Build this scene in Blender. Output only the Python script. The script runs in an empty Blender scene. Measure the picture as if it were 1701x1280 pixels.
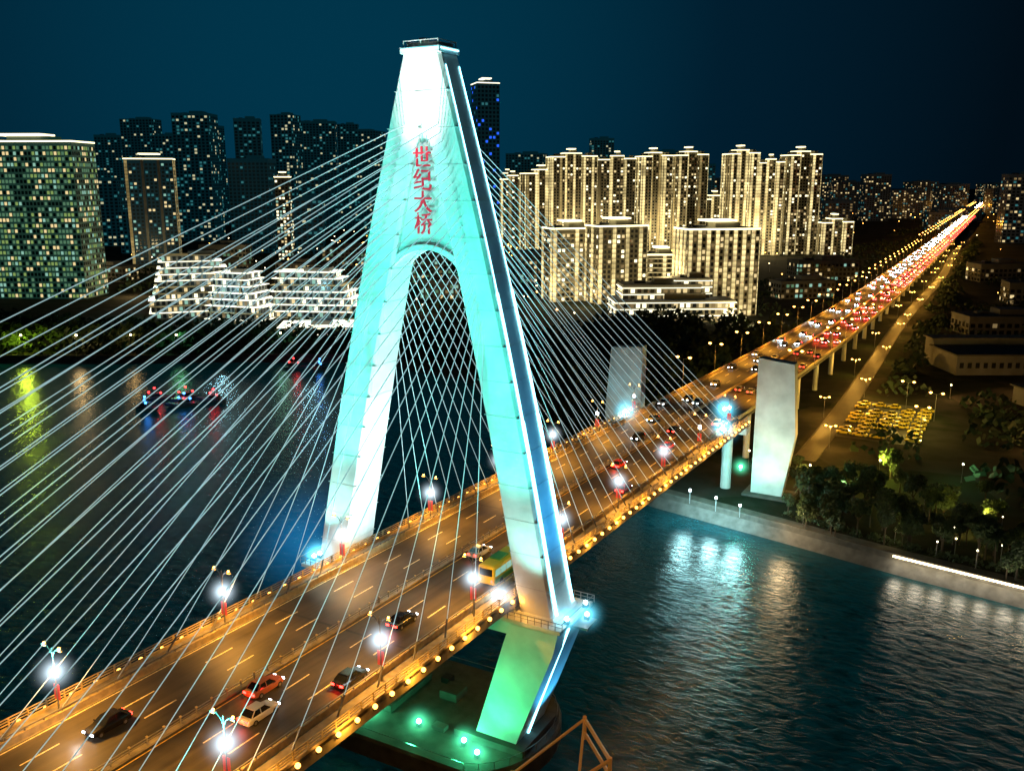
import bpy, math, random
from mathutils import Vector, Matrix
random.seed(7)
R=random.random
def U(a,b): return a+(b-a)*R()
scene=bpy.context.scene
COL=scene.collection

# ---------------------------------------------------------------- materials
def mat(name,col=(.5,.5,.5),rough=.6,metal=0,em=None,es=0,noise=0,nscale=1.0,bump=0,bscale=5,floor=0):
    m=bpy.data.materials.new(name); m.use_nodes=True
    nt=m.node_tree; b=nt.nodes['Principled BSDF']
    b.inputs['Base Color'].default_value=(*col,1)
    b.inputs['Roughness'].default_value=rough
    b.inputs['Metallic'].default_value=metal
    if em is not None:
        b.inputs['Emission Color'].default_value=(*em,1)
        b.inputs['Emission Strength'].default_value=es
        m.cycles.emission_sampling='NONE'
    if noise>0 or bump>0 or floor>0:
        tc=nt.nodes.new('ShaderNodeNewGeometry')
    if noise>0:
        n=nt.nodes.new('ShaderNodeTexNoise'); n.inputs['Scale'].default_value=nscale; n.inputs['Detail'].default_value=5
        nt.links.new(tc.outputs['Position'],n.inputs['Vector'])
        mr=nt.nodes.new('ShaderNodeMapRange'); mr.inputs['From Min'].default_value=.3; mr.inputs['From Max'].default_value=.7
        mr.inputs['To Min'].default_value=1-noise; mr.inputs['To Max'].default_value=1+noise
        nt.links.new(n.outputs['Fac'],mr.inputs['Value'])
        mx=nt.nodes.new('ShaderNodeVectorMath'); mx.operation='SCALE'; mx.inputs[0].default_value=col
        nt.links.new(mr.outputs['Result'],mx.inputs['Scale'])
        nt.links.new(mx.outputs['Vector'],b.inputs['Base Color'])
    if bump>0:
        n2=nt.nodes.new('ShaderNodeTexNoise'); n2.inputs['Scale'].default_value=bscale; n2.inputs['Detail'].default_value=4
        nt.links.new(tc.outputs['Position'],n2.inputs['Vector'])
        bp=nt.nodes.new('ShaderNodeBump'); bp.inputs['Strength'].default_value=bump; bp.inputs['Distance'].default_value=.3
        nt.links.new(n2.outputs['Fac'],bp.inputs['Height']); nt.links.new(bp.outputs['Normal'],b.inputs['Normal'])
    if floor>0:
        # facade light wash painted as emission: glow falls off over the storey height
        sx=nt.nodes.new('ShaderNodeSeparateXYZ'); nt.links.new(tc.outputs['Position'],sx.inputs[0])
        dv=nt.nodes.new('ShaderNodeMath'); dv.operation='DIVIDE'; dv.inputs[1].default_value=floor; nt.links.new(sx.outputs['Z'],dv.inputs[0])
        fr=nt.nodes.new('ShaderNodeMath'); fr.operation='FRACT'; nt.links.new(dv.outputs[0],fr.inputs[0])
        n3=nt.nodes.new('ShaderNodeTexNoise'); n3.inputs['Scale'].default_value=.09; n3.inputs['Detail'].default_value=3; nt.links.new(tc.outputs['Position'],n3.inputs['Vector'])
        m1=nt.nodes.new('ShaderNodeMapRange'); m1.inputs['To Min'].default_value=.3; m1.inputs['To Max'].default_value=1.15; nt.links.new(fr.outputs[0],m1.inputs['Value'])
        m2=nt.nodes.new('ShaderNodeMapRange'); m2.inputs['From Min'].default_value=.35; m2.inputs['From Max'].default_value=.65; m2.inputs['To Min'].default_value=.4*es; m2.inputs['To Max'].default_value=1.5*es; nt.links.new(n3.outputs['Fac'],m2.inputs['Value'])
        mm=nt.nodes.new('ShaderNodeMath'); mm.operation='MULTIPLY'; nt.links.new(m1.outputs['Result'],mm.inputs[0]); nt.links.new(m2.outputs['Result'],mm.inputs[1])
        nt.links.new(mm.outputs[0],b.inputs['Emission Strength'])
    return m

M={}
M['concrete']=mat('tower_concrete',(.62,.64,.62),.7,noise=.18,nscale=.25,bump=.2,bscale=1.0)
M['panel']=mat('tower_panel_concrete',(.56,.6,.58),.75,noise=.14,nscale=.3)
M['joint']=mat('tower_pour_joint',(.45,.47,.46),.8)
M['concrete_d']=mat('deck_concrete',(.19,.17,.14),.85,noise=.35,nscale=.8)
M['parapet']=mat('parapet_paint',(.46,.36,.19),.6,noise=.25,nscale=1.5)
M['steel']=mat('painted_steel',(.22,.22,.22),.45,.4)
M['dark']=mat('dark_metal',(.02,.02,.022),.6,.2)
M['rubber']=mat('tyre_rubber',(.012,.012,.012),.8)
M['glass']=mat('car_glass',(.01,.013,.016),.08)
M['line']=mat('road_paint',(.62,.55,.36),.6,noise=.45,nscale=3)
M['liney']=mat('road_paint_yellow',(.6,.38,.06),.6,noise=.4,nscale=3)
M['cable']=mat('cable_sheath',(.3,.38,.4),.5,em=(.6,.94,1),es=.46)  # emission put into the sheath in place of floodlight falling on it
M['led_c']=mat('led_cyan',(.5,.8,.9),.5,em=(.3,.85,1),es=6)
M['amber']=mat('amber_lamp',(.8,.5,.2),.5,em=(1,.45,.08),es=16)
M['amberdot']=mat('amber_dot',(.8,.5,.2),.5,em=(1,.42,.07),es=8)
M['white']=mat('white_lamp',(.8,.8,.8),.5,em=(.8,.95,1),es=30)
M['warmwhite']=mat('warm_white_lamp',(.8,.8,.7),.5,em=(1,.8,.45),es=10)
M['greenl']=mat('green_lamp',(.2,.8,.5),.5,em=(.25,1,.65),es=30)
M['redl']=mat('red_lamp',(.6,.05,.05),.5,em=(1,.03,.03),es=8)
M['bluel']=mat('blue_lamp',(.1,.2,.8),.5,em=(.05,.3,1),es=10)
M['tail']=mat('tail_light',(.5,.02,.02),.4,em=(1,.03,.02),es=14)
M['tailfar']=mat('tail_light_bright',(.5,.02,.02),.4,em=(1,.02,.02),es=80)
M['head']=mat('head_light',(.9,.9,.9),.4,em=(.9,.95,1),es=25)
M['headfar']=mat('head_light_bright',(.9,.9,.9),.4,em=(.7,.9,1),es=110)
M['banner']=mat('red_banner',(.45,.03,.03),.6,em=(1,.1,.05),es=.4)
M['redtext']=mat('red_letter_sheet',(.5,.01,.03),.5,em=(1,.01,.06),es=.3)
M['orange']=mat('orange_paint',(.55,.2,.03),.5,em=(1,.35,.05),es=.1)
M['trunk']=mat('bark',(.08,.06,.04),.9)
M['leaf']=mat('leaves_light',(.06,.1,.03),.7)
M['leafd']=mat('leaves_dark',(.03,.055,.02),.7)
M['leafm']=mat('shore_foliage',(.035,.06,.025),.8)
M['quay']=mat('quay_stone',(.09,.085,.075),.85,noise=.35,nscale=.5)
M['path']=mat('promenade_paving',(.075,.068,.055),.85,noise=.35,nscale=.6)
M['roof']=mat('roof_dark',(.06,.06,.06),.8,noise=.3,nscale=.3)

def asphalt():
    m=bpy.data.materials.new('asphalt'); m.use_nodes=True; nt=m.node_tree; b=nt.nodes['Principled BSDF']
    g=nt.nodes.new('ShaderNodeNewGeometry')
    mp=nt.nodes.new('ShaderNodeMapping'); mp.inputs['Scale'].default_value=(1.3,.03,1)
    nt.links.new(g.outputs['Position'],mp.inputs['Vector'])
    n=nt.nodes.new('ShaderNodeTexNoise'); n.inputs['Scale'].default_value=1; n.inputs['Detail'].default_value=4
    nt.links.new(mp.outputs['Vector'],n.inputs['Vector'])
    n2=nt.nodes.new('ShaderNodeTexNoise'); n2.inputs['Scale'].default_value=.25; n2.inputs['Detail'].default_value=6
    nt.links.new(g.outputs['Position'],n2.inputs['Vector'])
    ad=nt.nodes.new('ShaderNodeMath'); ad.operation='ADD'
    nt.links.new(n.outputs['Fac'],ad.inputs[0]); nt.links.new(n2.outputs['Fac'],ad.inputs[1])
    cr=nt.nodes.new('ShaderNodeValToRGB'); cr.color_ramp.elements[0].position=.36; cr.color_ramp.elements[1].position=.66
    cr.color_ramp.elements[0].color=(.026,.023,.02,1); cr.color_ramp.elements[1].color=(.075,.066,.054,1)
    hf=nt.nodes.new('ShaderNodeMath'); hf.operation='MULTIPLY'; hf.inputs[1].default_value=.5
    nt.links.new(ad.outputs[0],hf.inputs[0]); nt.links.new(hf.outputs[0],cr.inputs['Fac'])
    nt.links.new(cr.outputs['Color'],b.inputs['Base Color'])
    mr=nt.nodes.new('ShaderNodeMapRange'); mr.inputs['To Min'].default_value=.42; mr.inputs['To Max'].default_value=.7
    nt.links.new(hf.outputs[0],mr.inputs['Value']); nt.links.new(mr.outputs['Result'],b.inputs['Roughness'])
    b.inputs['Specular IOR Level'].default_value=.3
    return m
M['asphalt']=asphalt()

def watermat():
    m=bpy.data.materials.new('river_water'); m.use_nodes=True; nt=m.node_tree; b=nt.nodes['Principled BSDF']
    b.inputs['Base Color'].default_value=(.001,.03,.038,1); b.inputs['Roughness'].default_value=.16
    b.inputs['IOR'].default_value=1.33
    g=nt.nodes.new('ShaderNodeNewGeometry')
    mp=nt.nodes.new('ShaderNodeMapping'); mp.inputs['Scale'].default_value=(.34,.6,1); mp.inputs['Rotation'].default_value=(0,0,.35)
    nt.links.new(g.outputs['Position'],mp.inputs['Vector'])
    n=nt.nodes.new('ShaderNodeTexNoise'); n.inputs['Scale'].default_value=1.0; n.inputs['Detail'].default_value=6; n.inputs['Roughness'].default_value=.62; n.inputs['Distortion'].default_value=1.2
    nt.links.new(mp.outputs['Vector'],n.inputs['Vector'])
    n2=nt.nodes.new('ShaderNodeTexNoise'); n2.inputs['Scale'].default_value=.1; n2.inputs['Detail'].default_value=3
    nt.links.new(mp.outputs['Vector'],n2.inputs['Vector'])
    ml=nt.nodes.new('ShaderNodeMath'); ml.operation='MULTIPLY_ADD'; ml.inputs[1].default_value=1.2
    nt.links.new(n2.outputs['Fac'],ml.inputs[0]); nt.links.new(n.outputs['Fac'],ml.inputs[2])
    bp=nt.nodes.new('ShaderNodeBump'); bp.inputs['Strength'].default_value=.42; bp.inputs['Distance'].default_value=.45
    nt.links.new(ml.outputs[0],bp.inputs['Height']); nt.links.new(bp.outputs['Normal'],b.inputs['Normal'])
    # faint teal emission painted into the water to stand for city glow
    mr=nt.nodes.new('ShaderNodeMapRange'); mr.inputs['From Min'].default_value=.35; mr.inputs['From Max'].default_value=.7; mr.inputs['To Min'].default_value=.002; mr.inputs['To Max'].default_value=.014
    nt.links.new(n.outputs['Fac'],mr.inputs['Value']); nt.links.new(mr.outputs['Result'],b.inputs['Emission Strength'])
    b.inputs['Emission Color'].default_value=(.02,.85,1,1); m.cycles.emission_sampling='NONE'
    return m
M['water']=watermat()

def landmat():
    m=bpy.data.materials.new('ground_mottled'); m.use_nodes=True; nt=m.node_tree; b=nt.nodes['Principled BSDF']
    g=nt.nodes.new('ShaderNodeNewGeometry')
    v=nt.nodes.new('ShaderNodeTexVoronoi'); v.inputs['Scale'].default_value=.03
    nt.links.new(g.outputs['Position'],v.inputs['Vector'])
    n=nt.nodes.new('ShaderNodeTexNoise'); n.inputs['Scale'].default_value=.15; n.inputs['Detail'].default_value=7
    nt.links.new(g.outputs['Position'],n.inputs['Vector'])
    mx=nt.nodes.new('ShaderNodeMix'); mx.data_type='RGBA'; mx.inputs['Factor'].default_value=.6
    nt.links.new(v.outputs['Color'],mx.inputs[6]); nt.links.new(n.outputs['Fac'],mx.inputs[7])
    cr=nt.nodes.new('ShaderNodeValToRGB'); e=cr.color_ramp.elements
    e[0].position=.35; e[0].color=(.008,.014,.006,1); e[1].position=.65; e[1].color=(.04,.036,.03,1)
    nt.links.new(mx.outputs[2],cr.inputs['Fac']); nt.links.new(cr.outputs['Color'],b.inputs['Base Color'])
    b.inputs['Roughness'].default_value=.95; b.inputs['Specular IOR Level'].default_value=.1
    return m
M['land']=landmat()

# ---------------------------------------------------------------- mesh builder
class MB:
    def __init__(s): s.v=[];s.f=[];s.m=[];s.mats=[]
    def mi(s,k):
        if k not in s.mats: s.mats.append(k)
        return s.mats.index(k)
    def quad(s,a,b,c,d,k):
        i=len(s.v); s.v+= [tuple(a),tuple(b),tuple(c),tuple(d)]; s.f.append((i,i+1,i+2,i+3)); s.m.append(s.mi(k))
    def box(s,c,sz,k,rz=0.0):
        cx,cy,cz=c; hx,hy,hz=sz[0]/2,sz[1]/2,sz[2]/2; ca,sa=math.cos(rz),math.sin(rz)
        i=len(s.v)
        for z in (-hz,hz):
            for x,y in ((-hx,-hy),(hx,-hy),(hx,hy),(-hx,hy)):
                s.v.append((cx+x*ca-y*sa,cy+x*sa+y*ca,cz+z))
        for f in ((3,2,1,0),(4,5,6,7),(0,1,5,4),(1,2,6,5),(2,3,7,6),(3,0,4,7)):
            s.f.append(tuple(i+j for j in f)); s.m.append(s.mi(k))
    def loft(s,secs,k,caps=True):
        n=len(secs[0]); base=len(s.v)
        for sec in secs: s.v+=[tuple(p) for p in sec]
        for a in range(len(secs)-1):
            for j in range(n):
                j2=(j+1)%n
                s.f.append((base+a*n+j,base+a*n+j2,base+(a+1)*n+j2,base+(a+1)*n+j)); s.m.append(s.mi(k))
        if caps:
            s.f.append(tuple(base+j for j in reversed(range(n)))); s.m.append(s.mi(k))
            s.f.append(tuple(base+(len(secs)-1)*n+j for j in range(n))); s.m.append(s.mi(k))
    def tube(s,p,q,r,k,n=6,r2=None,caps=False):
        p=Vector(p);q=Vector(q); d=(q-p).normalized(); r2=r if r2 is None else r2
        u=d.orthogonal().normalized(); w=d.cross(u)
        A=[];B=[]
        for j in range(n):
            t=2*math.pi*j/n; o=u*math.cos(t)+w*math.sin(t)
            A.append(p+o*r);B.append(q+o*r2)
        s.loft([A,B],k,caps)
    def ball(s,c,r,k,n=8,sz=1.0):
        secs=[]
        for i in range(1,n//2+1):
            ph=math.pi*i/(n//2+1)
            secs.append([(c[0]+r*math.sin(ph)*math.cos(2*math.pi*j/n),c[1]+r*math.sin(ph)*math.sin(2*math.pi*j/n),c[2]-r*sz*math.cos(ph)) for j in range(n)])
        s.loft(secs,k,True)
    def mesh(s,name,smooth=False):
        me=bpy.data.meshes.new(name); me.from_pydata(s.v,[],s.f)
        for k in s.mats: me.materials.append(M[k])
        me.polygons.foreach_set('material_index',s.m)
        if smooth: me.polygons.foreach_set('use_smooth',[True]*len(s.f))
        me.update(); return me
    def obj(s,name,parent=None,smooth=False,loc=(0,0,0),rz=0):
        o=bpy.data.objects.new(name,s.mesh(name,smooth)); COL.objects.link(o); o.location=loc; o.rotation_euler[2]=rz
        if parent: o.parent=parent
        return o
def inst(name,me,loc,rz=0,sc=1.0,parent=None):
    o=bpy.data.objects.new(name,me); COL.objects.link(o); o.location=loc; o.rotation_euler[2]=rz; o.scale=(sc,sc,sc)
    if parent: o.parent=parent
    return o
def empty(name,loc=(0,0,0)):
    e=bpy.data.objects.new(name,None); COL.objects.link(e); e.location=loc; return e
def spot(loc,tgt,P,col,deg,blend=.6,rad=.5,name='floodlight_beam',parent=None):
    l=bpy.data.lights.new(name,'SPOT'); l.energy=P; l.color=col; l.spot_size=math.radians(deg); l.spot_blend=blend; l.shadow_soft_size=rad
    o=bpy.data.objects.new(name,l); COL.objects.link(o); o.location=loc
    d=Vector(tgt)-Vector(loc); o.rotation_euler=d.to_track_quat('-Z','Y').to_euler()
    if parent: o.parent=parent
    return o
def point(loc,P,col,rad=.3,name='lamp_light',parent=None):
    l=bpy.data.lights.new(name,'POINT'); l.energy=P; l.color=col; l.shadow_soft_size=rad
    o=bpy.data.objects.new(name,l); COL.objects.link(o); o.location=loc
    if parent: o.parent=parent
    return o

# ---------------------------------------------------------------- road alignment
ZP=[(-400,30),(-170,28.4),(-50,26.2),(0,25),(106,22.5),(200,20),(300,17.5),(450,14.5),(700,13),(1000,12),(9000,12)]
def zl(y):
    for a,b in zip(ZP,ZP[1:]):
        if y<=b[0]: return a[1]+(b[1]-a[1])*(y-a[0])/(b[0]-a[0])
    return 12
def zc(y): return sum(zl(y+d) for d in (-40,-20,0,20,40))/5
def xc(y):
    t=y-150
    if t<0: return 0
    if t<200: return -.022*t*t/400
    return -.022*(t-100)
def ys(y0,y1):
    out=[y0]; y=y0
    while True:
        st=6 if y<500 else 40
        y+=st
        if y>=y1: break
        out.append(y)
    out.append(y1); return out
def ribbon(mb,x0,x1,dz,y0,y1,k,zf=zc,xf=xc):
    Y=ys(y0,y1)
    for a,b in zip(Y,Y[1:]):
        mb.quad((xf(a)+x0,a,zf(a)+dz),(xf(a)+x1,a,zf(a)+dz),(xf(b)+x1,b,zf(b)+dz),(xf(b)+x0,b,zf(b)+dz),k)
def beam(mb,sec,y0,y1,k,zf=zc,xf=xc):
    mb.loft([[(xf(y)+p[0],y,zf(y)+p[1]) for p in sec] for y in ys(y0,y1)],k)
def rect(x0,x1,z0,z1): return [(x0,z0),(x1,z0),(x1,z1),(x0,z1)]

YM0=-190; YA=112; YE=4600
bridge=empty('cable_stayed_bridge')
mb=MB()
beam(mb,[(-14.2,-.25),(-14.2,-1.3),(-9,-3.1),(9,-3.1),(14.2,-1.3),(14.2,-.25)],YM0,YA,'concrete_d')
mb.obj('deck_girder',bridge)
mb=MB(); ribbon(mb,-11,11,0,YM0,YA,'asphalt'); ribbon(mb,-14.2,-11,.0,YM0,YA,'concrete_d'); ribbon(mb,11,14.2,.0,YM0,YA,'concrete_d')
mb.obj('deck_surface',bridge)
mb=MB()
for s in (-1,1):
    beam(mb,rect(s*11.3-.15,s*11.3+.15,.0,.8),YM0,YA,'parapet')
    beam(mb,rect(s*13.95-.12,s*13.95+.12,.0,.35),YM0,YA,'parapet')
    for h in (.65,.95,1.25): beam(mb,rect(s*13.95-.05,s*13.95+.05,h-.05,h+.05),YM0,YA,'parapet')
    beam(mb,rect(s*11.3-.06,s*11.3+.06,1.05,1.17),YM0,YA,'steel')
    y=YM0+1
    while y<YA:
        mb.box((s*13.95,y,zc(y)+.62),(.14,.14,1.2),'parapet'); mb.box((s*11.3,y,zc(y)+.95),(.1,.1,.3),'steel'); y+=2
mb.obj('parapets',bridge)
mb=MB()
beam(mb,rect(-.3,.3,.0,.22),YM0,YA,'concrete_d')
for h in (.55,.85): beam(mb,rect(-.04,.04,h,h+.07),YM0,YA,'steel')
y=YM0
while y<YA: mb.box((0,y,zc(y)+.55),(.12,.12,.75),'steel'); mb.box((0,y,zc(y)+.99),(.2,.2,.12),'parapet'); y+=2
mb.obj('median_fence',bridge)
mb=MB()
def dashes(mb,x,y0,y1,k,w=.18,L=4,gap=7,lim=900):
    y=y0
    while y<min(y1,lim):
        ribbon(mb,x-w/2,x+w/2,.006,y,y+L,k); y+=L+gap
for s in (-1,1):
    dashes(mb,s*4.2,YM0,YA,'line'); dashes(mb,s*7.6,YM0,YA,'line')
    ribbon(mb,s*10.7-.07,s*10.7+.07,.006,YM0,YA,'line'); ribbon(mb,s*.75-.07,s*.75+.07,.006,YM0,YA,'liney')
for yy in (-118,-70,-22,26,74): ribbon(mb,-10.5,-.9,.004,yy,yy+.4,'dark'); ribbon(mb,.9,10.5,.004,yy,yy+.4,'dark')
for x,y in [(2.4,20),(5.9,20),(9.2,20),(2.4,-60),(5.9,-60),(9.2,-60)]:
    ribbon(mb,x-.1,x+.1,.006,y,y+3.4,'line')
    mb.quad((x-.5,y+3.4,zc(y+3.4)+.008),(x+.5,y+3.4,zc(y+3.4)+.008),(x+.03,y+5.2,zc(y+5.2)+.008),(x-.03,y+5.2,zc(y+5.2)+.008),'line')
mb.obj('road_markings',bridge)
mb=MB()
for s in (-1,1):
    y=YM0
    while y<YA:
        mb.ball((s*14.45,y,zc(y)-.05),.28,'amberdot',8); mb.box((s*14.3,y,zc(y)-.4),(.25,.25,.3),'dark'); y+=2.9
mb.obj('edge_lamps',bridge)
AM=(1,.42,.04)
y=-96
while y<YA:
    point((15.2,y,zc(y)-.1),800,AM,.3,name='edge_light',parent=bridge); y+=11.6
y=-60
while y<YA:
    point((-15.2,y,zc(y)+.2),700,AM,.3,name='edge_light',parent=bridge); y+=23.2

# ---------------------------------------------------------------- tower
def Ox(z):
    t=(z-25)/70.0
    return 19.5+(2.7-19.5)*t+1.0*math.sin(math.pi*max(0,min(1,t)))*.9
def Dy(z): return 3.3-1.2*(z-25)/70.0
tower=empty('bridge_tower'); tower.parent=bridge
mb=MB()
for s in (-1,1):
    secs=[]
    for i in range(0,33):
        z=23.4+(94.5-23.4)*i/32.; o=Ox(z); d=Dy(z); inn=max(o-5.0,0.0)
        ch=.35
        P=[(inn+ch if inn>0 else 0,-d),(o-ch,-d),(o,-d+ch),(o,d-ch),(o-ch,d),(inn+ch if inn>0 else 0,d),(inn,d-ch),(inn,-d+ch)]
        P=[(s*x,y,z) for x,y in P]
        if s<0: P=P[::-1]
        secs.append(P)
    mb.loft(secs,'concrete')
    L=[(23.4,19.9,14.6,3.4),(21.5,20.9,13.8,4.0),(18.5,20.2,12.8,4.0),(3.0,14.5,8.2,4.2)]
    secs=[]
    for z,o,i_,d in L:
        P=[(s*i_,-d,z),(s*o,-d,z),(s*o,d,z),(s*i_,d,z)]
        if s<0:P=P[::-1]
        secs.append(P)
    mb.loft(secs[::-1],'concrete')
mb.obj('legs',tower)
mb=MB()
zs=70.2; N=24; z0=63.0
w0=Ox(z0)-4.8
def ztop(x):
    z=88.0
    while Ox(z)<abs(x)+.8: z-=.5
    return z
arch=[(w0*math.cos(math.pi*i/N),z0+(zs-z0)*max(0,math.sin(math.pi*i/N))**.85) for i in range(N+1)]
for a,b in zip(arch,arch[1:]):
    for y in (-1.5,1.5):
        mb.quad((a[0],y,a[1]),(a[0],y,max(a[1],ztop(a[0]))),(b[0],y,max(b[1],ztop(b[0]))),(b[0],y,b[1]),'panel')
    mb.quad((a[0],-1.5,a[1]),(b[0],-1.5,b[1]),(b[0],1.5,b[1]),(a[0],1.5,a[1]),'panel')
mb.obj('portal_panel',tower)
mb=MB()
secs=[]
for i in range(N+1):
    t=math.pi*i/N; c_,s_=math.cos(t),max(0,math.sin(t))**.85
    xi,zi=w0*c_,z0+(zs-z0)*s_; xo,zo=(w0+.9)*c_,z0+(zs-z0+.7)*s_
    secs.append([(xi,-2.0,zi),(xo,-2.0,zo),(xo,2.0,zo),(xi,2.0,zi)])
mb.loft(secs,'concrete'); mb.obj('arch_rim',tower)
mb=MB()
mb.box((0,0,21.3),(28,5.6,4.0),'concrete')
for s in (-1,1):
    mb.box((s*17,0,22.6),(9.5,10,.5),'concrete')
    for yy in (-4.9,4.9): mb.box((s*18,yy,23.9),(8,.08,.08),'steel'); mb.box((s*18,yy,23.4),(8,.06,.06),'steel')
    for k in range(9):
        for yy in (-4.9,4.9): mb.box((s*(14+k),yy,23.4),(.08,.08,1.1),'steel')
    mb.box((s*21.9,0,23.9),(.08,9.8,.08),'steel')
    mb.box((s*22.9,0,22.2),(2.2,3.2,.3),'steel')
mb.obj('cross_beam',tower)
mb=MB()
mb.box((0,0,94.85),(5.9,4.7,.7),'concrete')
mb.box((0,0,95.5),(4.6,3.6,.6),'concrete')
for x in (-2.6,0,2.6): 
    for y in (-2.0,2.0): mb.box((x,y,95.6),(.1,.1,.9),'concrete')
for y in (-2.0,2.0): mb.box((0,y,96.0),(5.2,.08,.08),'concrete')
for x in (-2.6,2.6): mb.box((x,0,96.0),(.08,4.0,.08),'concrete')
mb.box((-1.2,.5,96.2),(1,1,.8),'concrete')
mb.box((0,-2.41,94.95),(5.4,.1,.14),'led_c'); mb.box((3.01,0,94.95),(.1,4.0,.14),'led_c')
mb.obj('tower_head',tower)
mb=MB()
for s in (-1,1):
    z=27
    while z<92:
        o=Ox(z);d=Dy(z)
        mb.box((s*(o-2.5),0,z),(5.06,2*d+.05,.05),'joint'); z+=4.5
mb.obj('pour_joints',tower)
mb=MB()
for s in (-1,1):
    for yo in (-.72,.72):
        prev=None
        for i in range(0,31):
            z=23.6+(93-23.6)*i/30.; d=Dy(z); p=(s*(Ox(z)+.12),yo*d,z)
            if prev: mb.tube(prev,p,.24 if z<50 else (.16 if z<66 else .06),'led_c',5)
            prev=p
    mb.tube((s*21.1,-1,21.4),(s*14.8,-1,3.2),.14,'led_c',5)
mb.obj('led_strips',tower)
cu=bpy.data.curves.new('name_characters','FONT'); cu.body='世\n纪\n大\n桥'; cu.size=2.9; cu.align_x='CENTER'; cu.space_line=.95; cu.extrude=.1; cu.offset=.012
tmp=bpy.data.objects.new('tmp',cu); COL.objects.link(tmp)
bpy.context.view_layer.update()
me=bpy.data.meshes.new_from_object(tmp.evaluated_get(bpy.context.evaluated_depsgraph_get()))
me.materials.clear(); me.materials.append(M['redtext'])
bpy.data.objects.remove(tmp)
to=bpy.data.objects.new('name_characters',me); COL.objects.link(to); to.parent=tower
to.rotation_euler=(math.pi/2,0,0); to.location=(.35,-2.75,80.8)
mb=MB()
for k in range(4): mb.box((.35,-2.1,81.8-2.75*k),(.1,1.1,.1),'steel')
mb.obj('letter_brackets',tower)

# cables
mb=MB()
N=25
for s in (-1,1):
    for i in range(N):
        za=61+ (86-61)*i/(N-1.)
        ym=-(11+6.55*i); yv=10+4.1*i
        x=s*(Ox(za)-2.6); d=Dy(za)
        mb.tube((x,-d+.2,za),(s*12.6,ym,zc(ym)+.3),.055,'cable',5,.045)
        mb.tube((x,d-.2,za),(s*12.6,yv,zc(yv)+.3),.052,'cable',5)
        for yy,dd in ((ym,-d),(yv,d)):
            a=Vector((s*12.6,yy,zc(yy)+.2)); b=Vector((x,dd,za)); e=a+(b-a).normalized()*2.2
            mb.tube(a,e,.12,'steel',6)
mb.obj('stay_cables',bridge)

# pile cap
mb=MB()
def oval(rx,ry,z,n=28,sx=9): 
    P=[]
    for i in range(n):
        t=2*math.pi*i/n; x=rx*math.cos(t); P.append(((x+(sx if math.cos(t)>0 else -sx)),ry*math.sin(t),z))
    return P
mb.loft([oval(9,12,-2),oval(9,12,2.6),oval(8.7,11.7,3.0)],'quay')
for i,p in enumerate(oval(8.4,11.4,3.5)):
    mb.box(p,(.08,.08,1.0),'steel')
O_=oval(8.4,11.4,4.0)
for a,b in zip(O_,O_[1:]+O_[:1]): mb.tube(a,b,.05,'steel',4)
for x in (-11,11):
    mb.box((x,0,3.5),(11,10.5,1.0),'quay')
mb.box((0,3,3.6),(3,3,1.4),'quay'); mb.box((3,-5,3.3),(2,1.2,.7),'steel'); mb.box((-3,6,3.4),(1.5,1.5,.9),'dark')
mb.obj('pile_cap',tower)
mb=MB()
F=[(17,-9,1),(25,-6,1),(27,0,1),(20,7,1)]
for zz in (1.0,3.2):
    Q=[(a,b,zz) for a,b,c in F]
    for a,b in zip(Q,Q[1:]): mb.tube(a,b,.28,'orange',6)
for a,b,c in F: mb.tube((a,b,-1),(a,b,3.6),.3,'orange',6,caps=True)
mb.tube((17,-9,3.2),(20,7,3.2),.22,'orange'); mb.tube((25,-6,1),(20,7,3.2),.2,'orange'); mb.tube((17,-9,3.2),(27,0,1),.2,'orange')
mb.obj('fender_frame',tower)

# added glow balls imitating lamp-lit haze (emissive volume, fades from the centre)
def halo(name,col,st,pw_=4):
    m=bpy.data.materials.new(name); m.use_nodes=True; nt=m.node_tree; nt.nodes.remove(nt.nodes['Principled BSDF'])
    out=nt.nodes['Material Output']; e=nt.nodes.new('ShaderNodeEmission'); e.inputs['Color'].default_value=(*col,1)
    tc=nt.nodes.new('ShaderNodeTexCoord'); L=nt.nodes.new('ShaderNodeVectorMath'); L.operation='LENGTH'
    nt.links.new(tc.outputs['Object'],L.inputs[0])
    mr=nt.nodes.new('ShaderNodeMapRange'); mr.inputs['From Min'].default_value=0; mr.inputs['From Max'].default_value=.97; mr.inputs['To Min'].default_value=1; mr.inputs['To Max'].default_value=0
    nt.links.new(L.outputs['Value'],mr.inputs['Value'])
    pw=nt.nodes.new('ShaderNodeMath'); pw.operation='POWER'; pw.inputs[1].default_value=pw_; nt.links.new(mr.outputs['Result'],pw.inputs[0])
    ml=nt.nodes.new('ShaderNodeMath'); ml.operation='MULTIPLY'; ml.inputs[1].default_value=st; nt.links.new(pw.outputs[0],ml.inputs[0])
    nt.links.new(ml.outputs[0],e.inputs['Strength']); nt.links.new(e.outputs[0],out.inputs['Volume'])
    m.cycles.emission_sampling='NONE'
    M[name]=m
halo('glow_cyan',(.15,.75,1),2.2,6); halo('glow_white',(.7,.88,1),2.4,5.5); halo('glow_green',(.1,1,.5),1.6,5); halo('glow_blue',(.01,.35,.9),.045,2.2)
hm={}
for k in ('glow_cyan','glow_white','glow_green','glow_blue'):
    b=MB(); b.ball((0,0,0),1.0,k,16); hm[k]=b.mesh('glow_ball')
def hz(k,loc,r,parent): return inst('glow_ball',hm[k],loc,0,r,parent)

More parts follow.
